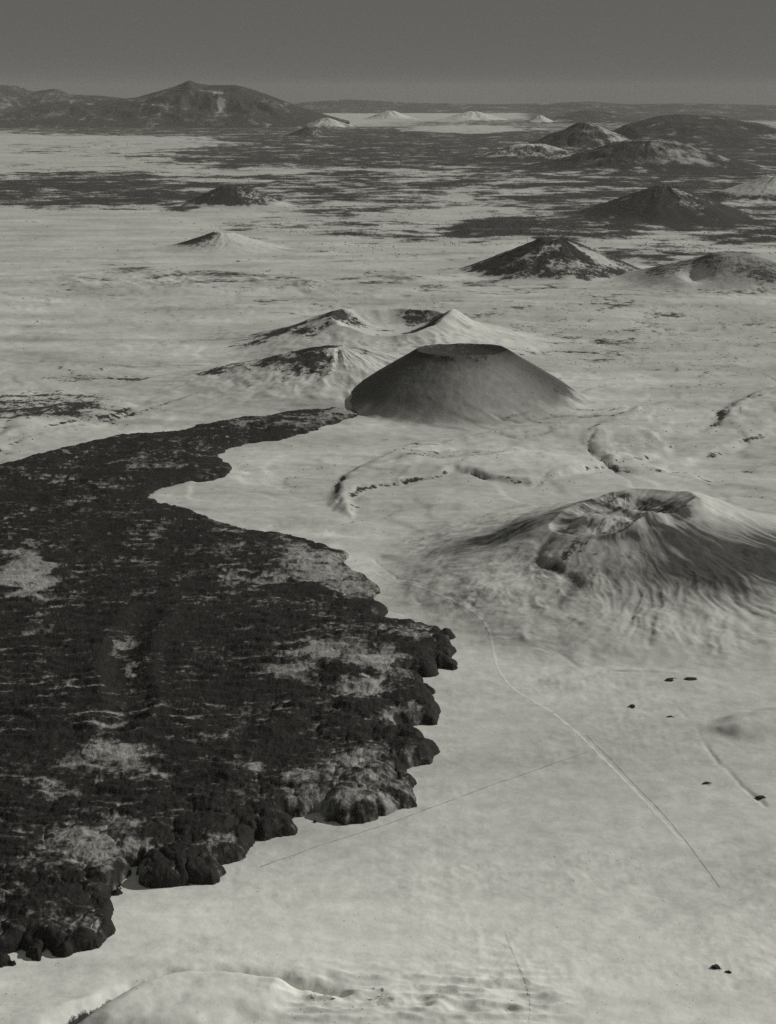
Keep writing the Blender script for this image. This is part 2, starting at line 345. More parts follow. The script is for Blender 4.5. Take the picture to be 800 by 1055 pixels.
def cone(name, label, cat, u, vc, w_px, H, rim=.3, depth=.3, toe=1.25, ry=1.0, seed=1, gully=.03, dark=None, tone=None, shape=None, nr=150, na=420, warp=.12, hump=.0, soft=.16, blotch=.0, rimn=.10, floor=1.0, oval=0.0, edge=.74, reach=1.42, lop=0.0):
    x0, y0 = (float(a) for a in px(u, vc)); R = w_px * math.hypot(y0, ALT) / F
    a = np.linspace(0, 360, na, endpoint=False); s = np.linspace(0, 1.0, nr) ** .85 * reach
    S, A = np.meshgrid(s, a, indexing='ij'); ca, sa = np.cos(np.radians(A)), np.sin(np.radians(A))
    wob = (1 + warp * fbm(ca * 1.3 + seed * 3.7, sa * 1.3, 1, 3, seed)) * (1 - lop * ang(A, 185, 75) * sstep(.2, .6, S))
    lx = S * ca * wob * R; ly = S * sa * wob * R * ry
    rim = rim * (1 + oval * np.cos(2 * np.radians(A - 218)))
    b = 1 - np.maximum((S - rim) / (1 - rim), 0)
    prof = np.clip(((np.sqrt(b * b + soft * soft) + b) / 2 - .004) / (1 + soft * soft / 4), 0, 2) ** toe
    crater = np.clip((1 - (S / np.maximum(rim, 1e-3)) ** 2) * floor, 0, 1) ** .8 * depth
    rimh = 1 + rimn * fbm(ca * 1.7 + seed, sa * 1.7, 1, 3, seed + 4) * sstep(rim * .3, rim, S)
    h = H * (prof * rimh - crater)
    if shape is not None: h = h + H * shape(S, A, lx / R, ly / R)
    env = np.sin(np.clip(S, 0, 1) * math.pi) ** .6 * sstep(rim * .95, rim * 1.4, S)
    g = .55 * ridged(A / 360 * 30 + seed * 7 + 1.6 * fbm(lx, ly, R * .35, 3, seed), S * 2.6, 1, 3, seed + 8) + .45 * ridged(lx, ly, R * .16, 4, seed + 9)
    gw = ridged((A / 360 * 46) % 46 , S * 2.2, 1, 2, seed + 8)
    h = h + H * gully * env * (g - .5) + hump * env * (fbm(lx, ly, R * .18, 4, seed + 2))
    x = (x0 + lx).ravel(); y = (y0 + ly).ravel()
    fade = (1 - sstep(reach * (.86 if reach > 1.35 else .60), reach * .985, S + (.10 if reach < 1.35 else .0) * fbm(lx, ly, R * .22, 4, seed + 7))).ravel()
    gw = (1 - sstep(.72, min(1.12, reach * .9), S)).ravel(); gh = ground_h(x, y); z = gh * (1 - gw) + float(ground_h(np.array([x0]), np.array([y0]))[0] * 0 + gh[S.ravel() > reach * .92].mean()) * gw + h.ravel() * fade + .4 * fade - (1 - fade) * (3 + R * .004)
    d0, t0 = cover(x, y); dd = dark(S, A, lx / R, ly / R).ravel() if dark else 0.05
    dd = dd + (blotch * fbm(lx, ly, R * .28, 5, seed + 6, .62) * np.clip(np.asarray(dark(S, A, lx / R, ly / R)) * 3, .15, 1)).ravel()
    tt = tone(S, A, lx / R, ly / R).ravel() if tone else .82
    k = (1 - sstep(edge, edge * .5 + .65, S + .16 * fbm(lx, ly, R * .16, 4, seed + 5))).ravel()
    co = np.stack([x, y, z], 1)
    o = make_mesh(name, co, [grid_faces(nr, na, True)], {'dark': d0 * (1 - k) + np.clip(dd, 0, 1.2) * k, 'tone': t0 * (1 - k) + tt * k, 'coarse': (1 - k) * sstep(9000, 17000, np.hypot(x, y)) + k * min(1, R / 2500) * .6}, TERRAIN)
    return tag(o, label, cat, 'structure')

# the big dark cone in the middle
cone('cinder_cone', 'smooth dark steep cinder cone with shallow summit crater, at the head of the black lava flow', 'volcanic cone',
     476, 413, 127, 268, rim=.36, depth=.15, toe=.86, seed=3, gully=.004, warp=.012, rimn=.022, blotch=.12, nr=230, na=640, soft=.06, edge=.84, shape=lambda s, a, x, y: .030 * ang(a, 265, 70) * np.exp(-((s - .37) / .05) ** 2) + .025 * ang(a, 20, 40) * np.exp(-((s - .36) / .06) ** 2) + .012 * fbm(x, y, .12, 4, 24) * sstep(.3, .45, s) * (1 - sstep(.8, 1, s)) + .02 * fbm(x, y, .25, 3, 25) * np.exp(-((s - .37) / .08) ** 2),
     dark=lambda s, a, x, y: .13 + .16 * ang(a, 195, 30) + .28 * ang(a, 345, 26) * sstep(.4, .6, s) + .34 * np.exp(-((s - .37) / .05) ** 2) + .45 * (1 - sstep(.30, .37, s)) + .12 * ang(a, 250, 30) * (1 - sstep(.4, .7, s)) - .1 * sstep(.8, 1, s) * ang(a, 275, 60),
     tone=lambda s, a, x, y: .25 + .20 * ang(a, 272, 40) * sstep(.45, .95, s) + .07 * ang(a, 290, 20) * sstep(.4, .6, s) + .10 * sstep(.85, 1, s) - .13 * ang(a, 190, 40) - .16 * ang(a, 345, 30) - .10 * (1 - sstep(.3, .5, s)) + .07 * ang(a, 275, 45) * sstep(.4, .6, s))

# the wide broken crater in the right foreground
def gully_line(x, y): return (x + .27 + .035 * np.sin(y * 19 + .6) + .10 * (y + .2))
def broken_shape(s, a, x, y):
    w1 = .02 * fbm(x, y, .05, 3, 15)
    f = .12 * ang(a, 12, 36) * sstep(.10, .22, s) * (1 - sstep(.22, .75, s)) - .21 * ang(a, 207, 50) * sstep(.06, .24, s) * (1 - sstep(.26, .75, s)) + .07 * np.exp(-((x - .03 + .04 * np.sin(y * 20)) / .03) ** 2) * (1 - sstep(.17, .23, s))
    f = f - .05 * ang(a, 262, 30) * sstep(.05, .2, s) * (1 - sstep(.2, .4, s))
    f = f + .10 * np.exp(-((x + .13) ** 2 + (y + .05) ** 2) / .0020)                        # small round mound on the crater floor
    f = f - .04 * np.exp(-((gully_line(x, y) + w1) / .026) ** 2) * sstep(-.66, -.5, y) * (1 - sstep(-.2, -.12, y))   # gully down the near flank
    lowf = sstep(.30, .6, s) * (1 - sstep(.80, 1.08, s + .22 * fbm(x, y, .25, 4, 26))) * (.35 + ang(a, 280, 65))
    f = f + .020 * (ridged(x + .06 * fbm(x, y, .2, 2, 16), y, .13, 4, 12) - .5) * lowf
    f = f + .022 * (ridged(a / 360 * 70 + 3 * fbm(x, y, .35, 3, 19), s * 5 + 1.5 * fbm(x, y, .2, 2, 20), 1, 3, 21) - .5) * lowf
    f = f + .075 * fbm(x, y, .085, 4, 22, .6) * (1 - sstep(.14, .22, s))
    f = f + .06 * fbm(x, y, .20, 4, 13) * sstep(.1, .3, s) * (1 - sstep(.9, 1.1, s))
    return f
def streaks(s, a, x, y):
    return fbm(a / 360 * 60 + 2.2 * fbm(x, y, .3, 3, 18), s * 3.0, 1, 4, 17, .6)
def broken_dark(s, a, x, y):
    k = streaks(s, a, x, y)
    d = .08 + .22 * ang(a, 176, 16) * sstep(.18, .3, s) * (1 - sstep(.7, .98, s))  # shade of the left flank painted as dark cover
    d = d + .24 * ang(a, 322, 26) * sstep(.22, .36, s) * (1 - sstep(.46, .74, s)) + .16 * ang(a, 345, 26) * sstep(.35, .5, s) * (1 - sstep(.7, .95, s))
    d = d + .42 * ang(a, 30, 50) * sstep(.05, .12, s) * (1 - sstep(.16, .21, s)) + .10 * ang(a, 160, 60) * sstep(.06, .12, s) * (1 - sstep(.17, .22, s))  # shade on the crater's inner wall painted as dark cover
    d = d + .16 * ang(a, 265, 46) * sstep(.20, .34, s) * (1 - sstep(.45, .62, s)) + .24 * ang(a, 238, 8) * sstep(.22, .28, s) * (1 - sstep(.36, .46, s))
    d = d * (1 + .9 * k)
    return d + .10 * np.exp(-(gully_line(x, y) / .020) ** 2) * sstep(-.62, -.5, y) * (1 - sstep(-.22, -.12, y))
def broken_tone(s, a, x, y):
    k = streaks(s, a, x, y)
    dk = .85 * ang(a, 306, 27) * sstep(.2, .29, s) * (1 - sstep(.42, .70, s)) + .62 * ang(a, 340, 26) * sstep(.26, .45, s) * (1 - sstep(.7, 1.0, s)) + .74 * ang(a, 173, 21) * sstep(.15, .3, s) * (1 - sstep(.65, .95, s))  # dark right flank, and the left flank's shade painted into the tone
    dk = dk + .48 * ang(a, 258, 50) * sstep(.18, .26, s) * (1 - sstep(.30, .60, s)) + .60 * ang(a, 30, 55) * sstep(.05, .12, s) * (1 - sstep(.16, .21, s)) + (.48 + .9 * fbm(x, y, .07, 3, 23)) * (1 - sstep(.20, .29, s)) + .38 * ang(a, 290, 60) * sstep(.35, .5, s) * (1 - sstep(.55, .85, s))  # includes painted shade on the inner wall and inside the crater
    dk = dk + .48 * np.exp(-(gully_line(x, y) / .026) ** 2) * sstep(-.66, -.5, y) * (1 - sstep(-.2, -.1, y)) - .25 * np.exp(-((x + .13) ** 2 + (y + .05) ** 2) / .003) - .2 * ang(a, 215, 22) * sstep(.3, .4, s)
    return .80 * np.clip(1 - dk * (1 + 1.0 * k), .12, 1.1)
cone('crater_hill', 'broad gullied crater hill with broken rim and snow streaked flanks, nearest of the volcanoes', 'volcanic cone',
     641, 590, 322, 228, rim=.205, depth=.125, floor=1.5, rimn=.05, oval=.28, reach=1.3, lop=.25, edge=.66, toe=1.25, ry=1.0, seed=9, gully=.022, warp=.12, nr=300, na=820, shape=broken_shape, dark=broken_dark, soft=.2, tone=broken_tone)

# snowed crater behind the big cone
cone('crater_hill', 'snow covered twin peaked crater hill right behind the big dark cone', 'volcanic cone',
     405, 355, 168, 182, rim=.36, depth=.50, toe=1.2, seed=14, gully=.10, soft=.2, warp=.14, hump=10, blotch=1.0,
     shape=lambda s, a, x, y: .33 * ang(a, 350, 22) * np.exp(-((s - .34) / .13) ** 2) + .16 * ang(a, 150, 34) * np.exp(-((s - .36) / .16) ** 2) - .42 * ang(a, 262, 42) * np.exp(-((s - .40) / .2) ** 2),
     dark=lambda s, a, x, y: .12 + .42 * ang(a, 172, 34) + .30 * ang(a, 80, 70) * (s < .36) + .60 * ang(a, 345, 50) * sstep(.10, .18, s) * (1 - sstep(.28, .36, s)),  # left faces painted darker, shade put into the colour
     tone=lambda s, a, x, y: .72 + .06 * ang(a, 330, 50))
cone('snowy_hill', 'long snowy hill with dark patches along its crest, left of the big dark cone', 'hill',
     348, 396, 205, 205, rim=.10, depth=.02, toe=1.25, ry=.75, seed=22, gully=.13, soft=.22, warp=.16, hump=10, blotch=1.05,
     dark=lambda s, a, x, y: .16 + .34 * ang(a, 168, 34) * (1 - sstep(.6, .95, s)) + .22 * (1 - sstep(.25, .62, s)) * sstep(-.75, -.45, x) * (1 - sstep(.1, .5, x)),
     tone=lambda s, a, x, y: .76 + 0 * x)

# cones of the middle distance
cone('cinder_cone', 'dark cinder cone with white streaks down its right side, standing alone on the snow beyond the big cone', 'volcanic cone',
     572, 279, 92, 285, rim=.15, depth=.04, toe=1.0, soft=.10, edge=.86, seed=31, blotch=.55, gully=.07, warp=.1, nr=110, na=360,
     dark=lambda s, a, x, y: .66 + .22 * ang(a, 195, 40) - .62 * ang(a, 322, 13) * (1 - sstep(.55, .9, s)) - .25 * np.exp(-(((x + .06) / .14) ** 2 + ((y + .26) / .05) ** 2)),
     tone=lambda s, a, x, y: .66 + 0 * x)
cone('cinder_cone', 'black pointed cinder cone with a grey right slope, farthest dark cone on the right', 'volcanic cone',
     684, 224, 96, 390, rim=.14, depth=.03, toe=1.02, soft=.14, edge=.86, seed=37, blotch=.55, gully=.06, warp=.12, nr=100, na=300,
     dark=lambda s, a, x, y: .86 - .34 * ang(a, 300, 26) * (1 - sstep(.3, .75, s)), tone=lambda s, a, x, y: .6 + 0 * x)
cone('cinder_cone', 'small dark rounded cone at the edge of the dark scrub belt, with snow at its right foot', 'volcanic cone',
     242, 211, 58, 265, rim=.22, depth=.05, toe=1.1, seed=43, blotch=.55, gully=.06, warp=.1, nr=80, na=240,
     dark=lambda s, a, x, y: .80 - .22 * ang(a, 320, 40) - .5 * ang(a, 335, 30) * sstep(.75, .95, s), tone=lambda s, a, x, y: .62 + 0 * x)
cone('snowy_cone', 'low white cone with a dark left tip, alone on the open snowfield', 'volcanic cone',
     230, 256, 72, 165, rim=.14, depth=.05, toe=1.45, seed=47, gully=.06, warp=.12, nr=80, na=240,
     dark=lambda s, a, x, y: .14 + .72 * ang(a, 195, 55) * (1 - sstep(.45, .85, s)), tone=lambda s, a, x, y: .70 + .10 * ang(a, 330, 50))  # shaded left and lit right side painted into cover and tone
cone('crater_hill', 'grey streaked hill with a bright snow filled hollow in its near side, cut by the right edge', 'volcanic cone',
     752, 290, 120, 235, rim=.16, depth=.02, toe=1.1, seed=53, blotch=.25, gully=.05, warp=.10, nr=120, na=400, soft=.2, rimn=.03,
     shape=lambda s, a, x, y: -.35 * np.exp(-(((x + .36) / .13) ** 2 + ((y + .30) / .3) ** 2)),
     dark=lambda s, a, x, y: (.36 + .30 * ang(a, 180, 40) + .24 * ang(a, 300, 26)) * (1 - sstep(.6, .95, s)) - .6 * np.exp(-(((x + .34) / .10) ** 2 + ((y + .36) / .3) ** 2)), tone=lambda s, a, x, y: .40 + .50 * np.exp(-(((x + .34) / .12) ** 2 + ((y + .36) / .3) ** 2)))
cone('snowy_cone', 'pale snow topped cone rising behind the farthest dark cone at the right edge', 'volcanic cone',
     800, 204, 78, 330, rim=.12, depth=.05, toe=1.3, seed=59, gully=.06, nr=80, na=240,
     dark=lambda s, a, x, y: .22 + .5 * sstep(.55, .8, s), tone=lambda s, a, x, y: .72 + 0 * x)
cone('dark_hill', 'dark peaked hill with a pale right shoulder, among the far right hills', 'hill',
     603, 158, 84, 800, rim=.08, depth=.0, soft=.25, toe=1.2, seed=61, blotch=.55, gully=.10, nr=80, na=240, hump=60,
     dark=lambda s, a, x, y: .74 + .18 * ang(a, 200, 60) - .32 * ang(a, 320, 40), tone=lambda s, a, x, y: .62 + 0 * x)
cone('speckled_hill', 'long rounded hill speckled grey with scrub and snow, in front of the far right mountain', 'hill',
     668, 174, 120, 600, rim=.2, depth=.0, soft=.25, toe=1.1, ry=.7, seed=67, blotch=.55, gully=.12, nr=80, na=300, hump=60,
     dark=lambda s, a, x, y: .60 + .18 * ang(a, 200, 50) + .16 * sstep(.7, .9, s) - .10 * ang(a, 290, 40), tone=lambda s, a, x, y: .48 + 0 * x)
cone('speckled_hill', 'low dark rise with a pale snow cap, left of the far right hills', 'hill',
     548, 164, 66, 360, rim=.2, depth=.0, soft=.25, toe=1.1, ry=.7, seed=71, blotch=.55, gully=.12, nr=60, na=200, hump=40,
     dark=lambda s, a, x, y: .55 - .35 * (1 - sstep(.15, .4, s)), tone=lambda s, a, x, y: .7 + 0 * x)
for k, (u, vc, w, H, dk, lab) in enumerate([
        (402, 123, 30, 520, .12, 'small white hill by the pale far flats, nearest to the big mountain'),
        (488, 124, 40, 520, .06, 'long white hill with one steep right end on the far horizon'),
        (556, 126, 18, 380, .15, 'tiny white pointed hill on the horizon beside the dark peaked hill'),
        (335, 131, 34, 430, .40, 'low half white hill at the right foot of the big far mountain'),
        (318, 140, 26, 330, .62, 'low dark mound in front of the big far mountain on its right')]):
    cone('far_hill', lab, 'hill', u, vc, w, H, rim=.12, depth=0, toe=1.25, ry=.6, seed=80 + k, gully=.1, nr=50, na=160,
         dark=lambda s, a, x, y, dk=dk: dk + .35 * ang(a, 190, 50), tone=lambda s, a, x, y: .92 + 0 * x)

# ------------------------------------------------------------------ far ranges
def ridge(name, label, cat, prof, vc, depth, dk, tone, seed, rows=70, spots=(), rough=.26, kind='structure'):
    P = np.asarray(prof, float); us = np.arange(P[0, 0], P[-1, 0] + .1, .8); top = np.interp(us, P[:, 0], P[:, 1])
    k = np.exp(-(np.arange(-6, 7) / 1.6) ** 2); k /= k.sum(); top = np.convolve(np.pad(top, 6, 'edge'), k, 'valid')
    y0 = dist(vc); x = (us - CU) / F * math.hypot(y0, ALT)
    # height of the crest that shows at row `top`
    b = (CV - top) / F; Hh = ALT + y0 * (-SP_ + b * CP) / (CP + b * SP_)
    t = np.linspace(-1, 1, rows); X = np.repeat(x[None], rows, 0); T = np.repeat(t[:, None], len(x), 1)
    Y = y0 + T * depth
    bell = np.clip(1 - np.abs(T) ** 1.25, 0, 1) ** 1.15
    n = ridged(X, Y, depth * .55, 4, seed) - .55; h = Hh[None] * bell * (1 + rough * 3.0 * n * np.clip(np.abs(T) * 2.2, 0, 1) * (1 - bell * .4)) - 25 * (np.abs(T) > .97)
    frac = h / np.maximum(Hh.max(), 1)
    d = dk + .55 * fbm(X, Y, depth * .4, 5, seed + 3, .62); tn = np.full(d.shape, tone)
    U = np.repeat(us[None], rows, 0); _, V = to_px(X.ravel(), Y.ravel(), h.ravel()); V = V.reshape(h.shape)
    for su, sv, sw, sh, amt in spots:
        d = d - amt * np.exp(-((U - su) / sw) ** 2 - ((V - sv) / sh) ** 2) * (T < 0)
    co = np.stack([X, Y, h], -1).reshape(-1, 3)
    o = make_mesh(name, co, [grid_faces(rows, len(x))], {'dark': np.clip(d, 0, 1.1).ravel(), 'tone': tn.ravel(), 'coarse': np.full(d.size, .8)}, TERRAIN)
    return tag(o, label, cat, kind)

ridge('mountain', 'big dark mountain with a small summit knob and one white snow chute, highest on the horizon', 'mountain',
      [(4, 122), (40, 110), (80, 103), (120, 103), (148, 100), (172, 93), (188, 88), (198, 84), (203, 82), (208, 85), (220, 87), (248, 87), (266, 92), (290, 101), (312, 110), (335, 117), (360, 124)],
      129, 5200, .80, .5, 101, rows=110, spots=[(237, 108, 4, 9, .75), (232, 95, 6, 3, .4), (130, 112, 20, 5, .22), (195, 112, 14, 6, .18), (90, 118, 30, 3, .2)])
ridge('mountain_range', 'pale hazy hills at the left edge, beyond the big dark mountain', 'mountain',
      [(-120, 108), (-60, 95), (-10, 92), (14, 87), (30, 88), (46, 94), (58, 92), (68, 91), (86, 97), (112, 98), (130, 100), (160, 104), (200, 112)], 121.5, 7000, .72, .40, 103, spots=[(22, 105, 20, 7, .2)])
ridge('mountain_range', 'long dark rough mountain at the right edge, behind the speckled hill', 'mountain',
      [(622, 142), (640, 128), (655, 124), (672, 119), (690, 117), (706, 118), (730, 119), (748, 123), (770, 126), (800, 133), (840, 140), (880, 150)], 146, 6000, .80, .6, 107, rows=90, spots=[(757, 122, 4, 3, .6), (785, 135, 14, 6, .25), (740, 140, 40, 8, .12)])
ridge('mountain_range', 'faint hazy flat topped hills lying along the far horizon', 'mountain',
      [(-300, 110), (-100, 104), (200, 106), (300, 106), (360, 102), (420, 105), (500, 107), (560, 106), (600, 104), (640, 107), (700, 106), (780, 108), (900, 106), (1100, 108)], 115.2, 9000, .78, .6, 109, rows=40)
ridge('far_hill', 'hazy dark rounded hill on the horizon left of the rough mountain', 'hill',
      [(560, 122), (580, 116), (600, 113), (622, 115), (640, 120), (660, 124)], 125, 5000, .74, .6, 113, rows=50)

# ------------------------------------------------------------------ lava flow
LAVA_OUT = [(-260, 520), (-120, 496), (0, 478), (30, 470), (60, 463), (120, 449), (190, 440), (240, 431), (290, 426), (330, 420), (366, 418), (378, 423), (362, 431),
    (325, 440), (285, 451), (255, 454), (232, 462), (226, 472), (240, 482), (228, 492), (196, 498), (166, 505), (150, 515), (168, 522), (196, 532),
    (242, 545), (250, 552), (282, 552), (322, 557), (346, 566), (362, 570), (355, 580), (380, 596), (392, 610), (384, 619), (404, 632), (398, 640), (422, 645), (455, 652), (468, 662),
    (470, 684), (456, 694), (428, 697), (446, 710), (452, 730), (444, 745), (416, 754), (430, 764), (448, 772), (446, 784), (422, 794), (431, 815), (426, 834),
    (396, 847), (356, 852), (326, 846), (306, 846), (300, 857), (281, 861), (262, 880), (236, 892), (214, 905), (180, 914), (150, 911), (139, 900), (130, 926), (117, 946),
    (126, 957), (108, 972), (74, 981), (40, 989), (11, 993), (-40, 1003), (-160, 1010), (-300, 960)]
LP = world_line(smooth_line(LAVA_OUT + [LAVA_OUT[0]], 4)[:-1])
# (u, v, half width, half height, how much snow) lying on the flow
LSNOW = [(420, 700, 40, 10, .50), (430, 660, 30, 8, .42), (365, 828, 62, 26, .56), (120, 905, 40, 14, .44), (240, 875, 30, 12, .40), (60, 960, 50, 14, .34), (385, 625, 30, 10, .5), (420, 785, 24, 8, .45), (28, 600, 26, 24, 1.0), (130, 686, 8, 26, .62), (120, 792, 52, 20, .62), (60, 824, 26, 12, .58), (100, 880, 56, 26, .58), (345, 682, 56, 12, .72), (385, 690, 60, 6, .6), (302, 702, 22, 8, .66), (380, 722, 40, 14, .62),
    (325, 585, 55, 22, .72), (360, 600, 30, 16, .66), (262, 604, 40, 5, .7), (372, 812, 52, 26, .60), (310, 826, 26, 18, .62), (415, 745, 26, 10, .5), (150, 480, 60, 5, .42), (300, 436, 70, 5, .52), (200, 470, 40, 4, .4), (345, 428, 40, 4, .6), (60, 466, 60, 3, .5),
    (215, 500, 40, 6, .35), (30, 660, 14, 6, .5), (75, 712, 20, 4, .4), (132, 716, 8, 8, .5), (60, 905, 40, 18, .38), (255, 800, 20, 14, .4), (30, 950, 30, 14, .30), (400, 655, 40, 5, .35), (215, 770, 60, 10, .3), (240, 548, 30, 4, .5)]

def build_lava():
    vs = np.arange(1022, 412, -.95); us = np.concatenate([np.arange(-345, -40, 3.0), np.arange(-40, 484, .95)])
    U, V = np.meshgrid(us, vs); x, y = px(U.ravel(), V.ravel())
    wx = x + 16 * fbm(x, y, 75, 2, 201) + 30 * fbm(x, y, 200, 3, 203); wy = y + 34 * fbm(x, y, 95, 2, 202) + 56 * fbm(x, y, 230, 3, 204)
    sd = inside_dist(wx, wy, LP)
    r = np.hypot(x, y); nearf = 1 - sstep(3600, 6500, r)
    th = 12 + 13 * nearf; edge = 30 + 40 * nearf
    sd = sd + 10 * fbm(x, y, 34, 4, 205, .62)
    c0 = cells(x + 40 * fbm(x, y, 110, 3, 211), y + 50 * fbm(x, y, 110, 3, 212), 130, 8); sd = sd + (10 + 34 * nearf) * (c0 - .75)
    prof = np.clip(sd / edge, 0, 1); prof = np.sqrt(np.clip(1 - (1 - prof) ** 2, 0, 1))
    cw = x + 60 * fbm(x, y, 110, 4, 211, .6); cwy = y + 70 * fbm(x, y, 110, 4, 212, .6)
    c1 = cells(cw, cwy, 150, 3); lump = c1 * (1 - sstep(80, 520, sd)) * (.25 + nearf)
    lump2 = cells(cw, cwy, 44, 5)
    # pressure ridges lying across the flow
    ph = y * .99 - .18 * x + 80 * fbm(x, y, 620, 3, 221) + 20 * fbm(x, y, 120, 3, 222)
    wv = np.abs(np.sin(ph * math.pi / 66.0)); wave = (1 - wv) ** 1.2
    ph2 = (ph + .30 * x) * math.pi / 37.0 + 2.4 * fbm(x, y, 110, 3, 223); wave2 = (1 - np.abs(np.sin(ph2))) ** 1.2
    inner = sstep(20, 200, sd); wamp = np.clip(.85 + 1.0 * fbm(x, y, 420, 3, 225), .4, 1.5)
    rough = ridged(x, y, 24, 4, 227, .6) - .55
    z = th * prof * (1 + .3 * fbm(x, y, 130, 3, 229)) + lump * 12 * prof + lump2 * 1.6 * prof + inner * wamp * (10.0 * wave + 4.5 * wave2) + 9 * fbm(x, y, 300, 3, 226) * inner + (1.6 + 2.0 * nearf) * (1 + .35 * (1 - sstep(40, 170, sd))) * rough * prof
    # a sunk channel down the middle left
    ch = line_dist(x, y, world_line(smooth_line([(150, 640), (132, 670), (126, 700), (135, 730), (120, 760)], 5)))
    z = z - 10 * np.exp(-(ch / 45) ** 2) + 7 * np.exp(-((ch - 75) / 30) ** 2)
    mound = np.exp(-((U.ravel() - 372) / 46) ** 2 - ((V.ravel() - 815) / 26) ** 2); z = z + 12 * mound * prof
    z = z + ground_h(x, y)
    keep = sd > -18
    z = np.where(sd < 0, ground_h(x, y) - np.clip(-sd, 0, 18) * .4 - .3, z)
    s = np.zeros(x.shape)
    uu = U.ravel() + 34 * fbm(x, y, 150, 4, 231, .6); vv = V.ravel() + 20 * fbm(x, y, 150, 4, 232, .6)
    for a, b, c, e, k in LSNOW:
        q = ((uu - a) / c) ** 2 + ((vv - b) / e) ** 2; s = np.maximum(s, k * (1 - sstep(.05, 2.2, q)))
    s = np.maximum(s, .16 + .10 * fbm(x, y, 300, 3, 233))
    # snow in the hollows; its pale lines also paint highlights along the ridges
    hol = inner * wamp * (.47 * np.exp(-((wv - .82) / .17) ** 2) + .16 * np.clip(.3 - wave2, 0, .3) / .3) * np.clip(.85 + .9 * fbm(x * .6, y, 150, 4, 236, .6), 0, 1.2)
    s = np.maximum(s, hol * .95) + .28 * (c1 < .32) * (1 - sstep(80, 420, sd)) * np.clip(.5 + 2 * fbm(x, y, 60, 3, 237), 0, 1) - .25 * np.clip(rough * 2.2, -.3, .5)
    # snow thins out on the steep margin
    s = s * (1 + 1.3 * fbm(x * .7, y, 110, 5, 235, .65)) * (.72 + .28 * sstep(10, 60, sd))
    nr, nc = len(vs), len(us); fc = grid_faces(nr, nc); ok = keep[fc].any(1); fc = fc[ok]
    used = np.unique(fc); mp = np.full(nr * nc, -1); mp[used] = np.arange(len(used))
    o = make_mesh('lava_flow', np.stack([x, y, z], 1)[used], [mp[fc]], {'snow': s[used]}, LAVA_M)
    return tag(o, 'black lobed lava flow with wrinkled crust, spreading over the snow on the left', 'lava flow', 'structure')
build_lava()

# surface height where the broad hill's foot covers the plain
from mathutils.bvhtree import BVHTree
from mathutils import Vector
_hill = bpy.data.objects['crater_hill'].data
_tree = BVHTree.FromPolygons([q.co[:] for q in _hill.vertices], [tuple(q.vertices) for q in _hill.polygons])
def surface_h(x, y):
    z = ground_h(x, y); x0, y0 = px(641, 590); near = np.hypot(x - x0, y - y0) < 1500
    for i in np.nonzero(near)[0]:
        hit = _tree.ray_cast(Vector((x[i], y[i], 900)), Vector((0, 0, -1)))[0]
        if hit is not None: z[i] = max(z[i], hit.z)
    return z

# ------------------------------------------------------------------ tracks over the snow
def track(label, pts, width, mat, lift=.32):
    c = world_line(smooth_line(pts, 40)); t = np.gradient(c, axis=0); t /= np.linalg.norm(t, axis=1)[:, None]; n = np.stack([-t[:, 1], t[:, 0]], 1)
    k = np.arange(len(c)); c = c + n * (2.5 * fbm(k * 1.0, k * 0.0, 30, 3, 300))[:, None]
    w = width * (.55 + .9 * fbm(k * 1.0, k * 0.0 + 9, 9, 3, 301))
    rows = [c + n * (w * s)[:, None] for s in (-.5, -.17, .17, .5)]
    P = np.stack(rows, 1).reshape(-1, 2); z = surface_h(P[:, 0], P[:, 1]) + lift
    z = z.reshape(-1, 4); z[:, 0] -= lift * .5; z[:, 3] -= lift * .5
    o = make_mesh('track', np.column_stack([P, z.ravel()]), [grid_faces(len(c), 4)], None, mat)
    return tag(o, label, 'track', 'structure')
track('faint straight track crossing the snow from the lava front up to the right', [(268, 893), (330, 871), (400, 848), (470, 822), (540, 797), (606, 774)], 4.5, TRACK_M)
track('long thin track running diagonally down to the lower right corner of the snowfield', [(604, 757), (632, 785), (660, 814), (690, 846), (716, 878), (742, 914)], 3.6, TRACK_M)
track('pale curving track between the lava lobes and the foot of the nearest crater hill', [(388, 588), (420, 607), (462, 628), (497, 650), (508, 668), (514, 690), (532, 712), (566, 732), (596, 756), (624, 784), (652, 812), (680, 842), (702, 866)], 15, TRACK_L)
track('short pale groove running down through the wind ridges at the bottom of the snowfield', [(522, 960), (530, 985), (541, 1010), (547, 1032), (546, 1056)], 8, TRACK_L)

# ------------------------------------------------------------------ rocks
def rock(label, u, v, w_m, h_m, d_m, seed, lumps=1, rot=0.0):
    x0, y0 = (float(a) for a in px(u, v)); cos_, ico = [], []
    import bmesh
    bm = bmesh.new(); bmesh.ops.create_icosphere(bm, subdivisions=4, radius=1.0)
    p = np.array([q.co[:] for q in bm.verts])
    n = .60 * fbm(p[:, 0] * 1.0 + seed * 5, p[:, 1] + p[:, 2] * 1.7, .9, 4, seed) + .45 * (ridged(p[:, 0] + p[:, 2], p[:, 1] - p[:, 2] + seed, .5, 3, seed + 3) - .5)
    p = p * (1 + n)[:, None]; p[:, 2] = np.clip(p[:, 2], -.35, .8 + .1 * seed % .2)
    q = p * np.array([w_m / 2.4, d_m / 2.4, h_m * 1.25]); c, s = math.cos(rot), math.sin(rot); q[:, :2] = q[:, :2] @ np.array([[c, s], [-s, c]])
    gz = surface_h(np.array([x0]), np.array([y0]))[0]
    for vert, a in zip(bm.verts, q): vert.co = a
    me = bpy.data.meshes.new('rock_outcrop'); bm.to_mesh(me); bm.free(); me.materials.append(ROCK_M)
    o = bpy.data.objects.new('rock_outcrop', me); o.location = (x0, y0, gz); col.objects.link(o)
    return tag(o, label, 'rock', None, 'dark rock outcrops on the snow')
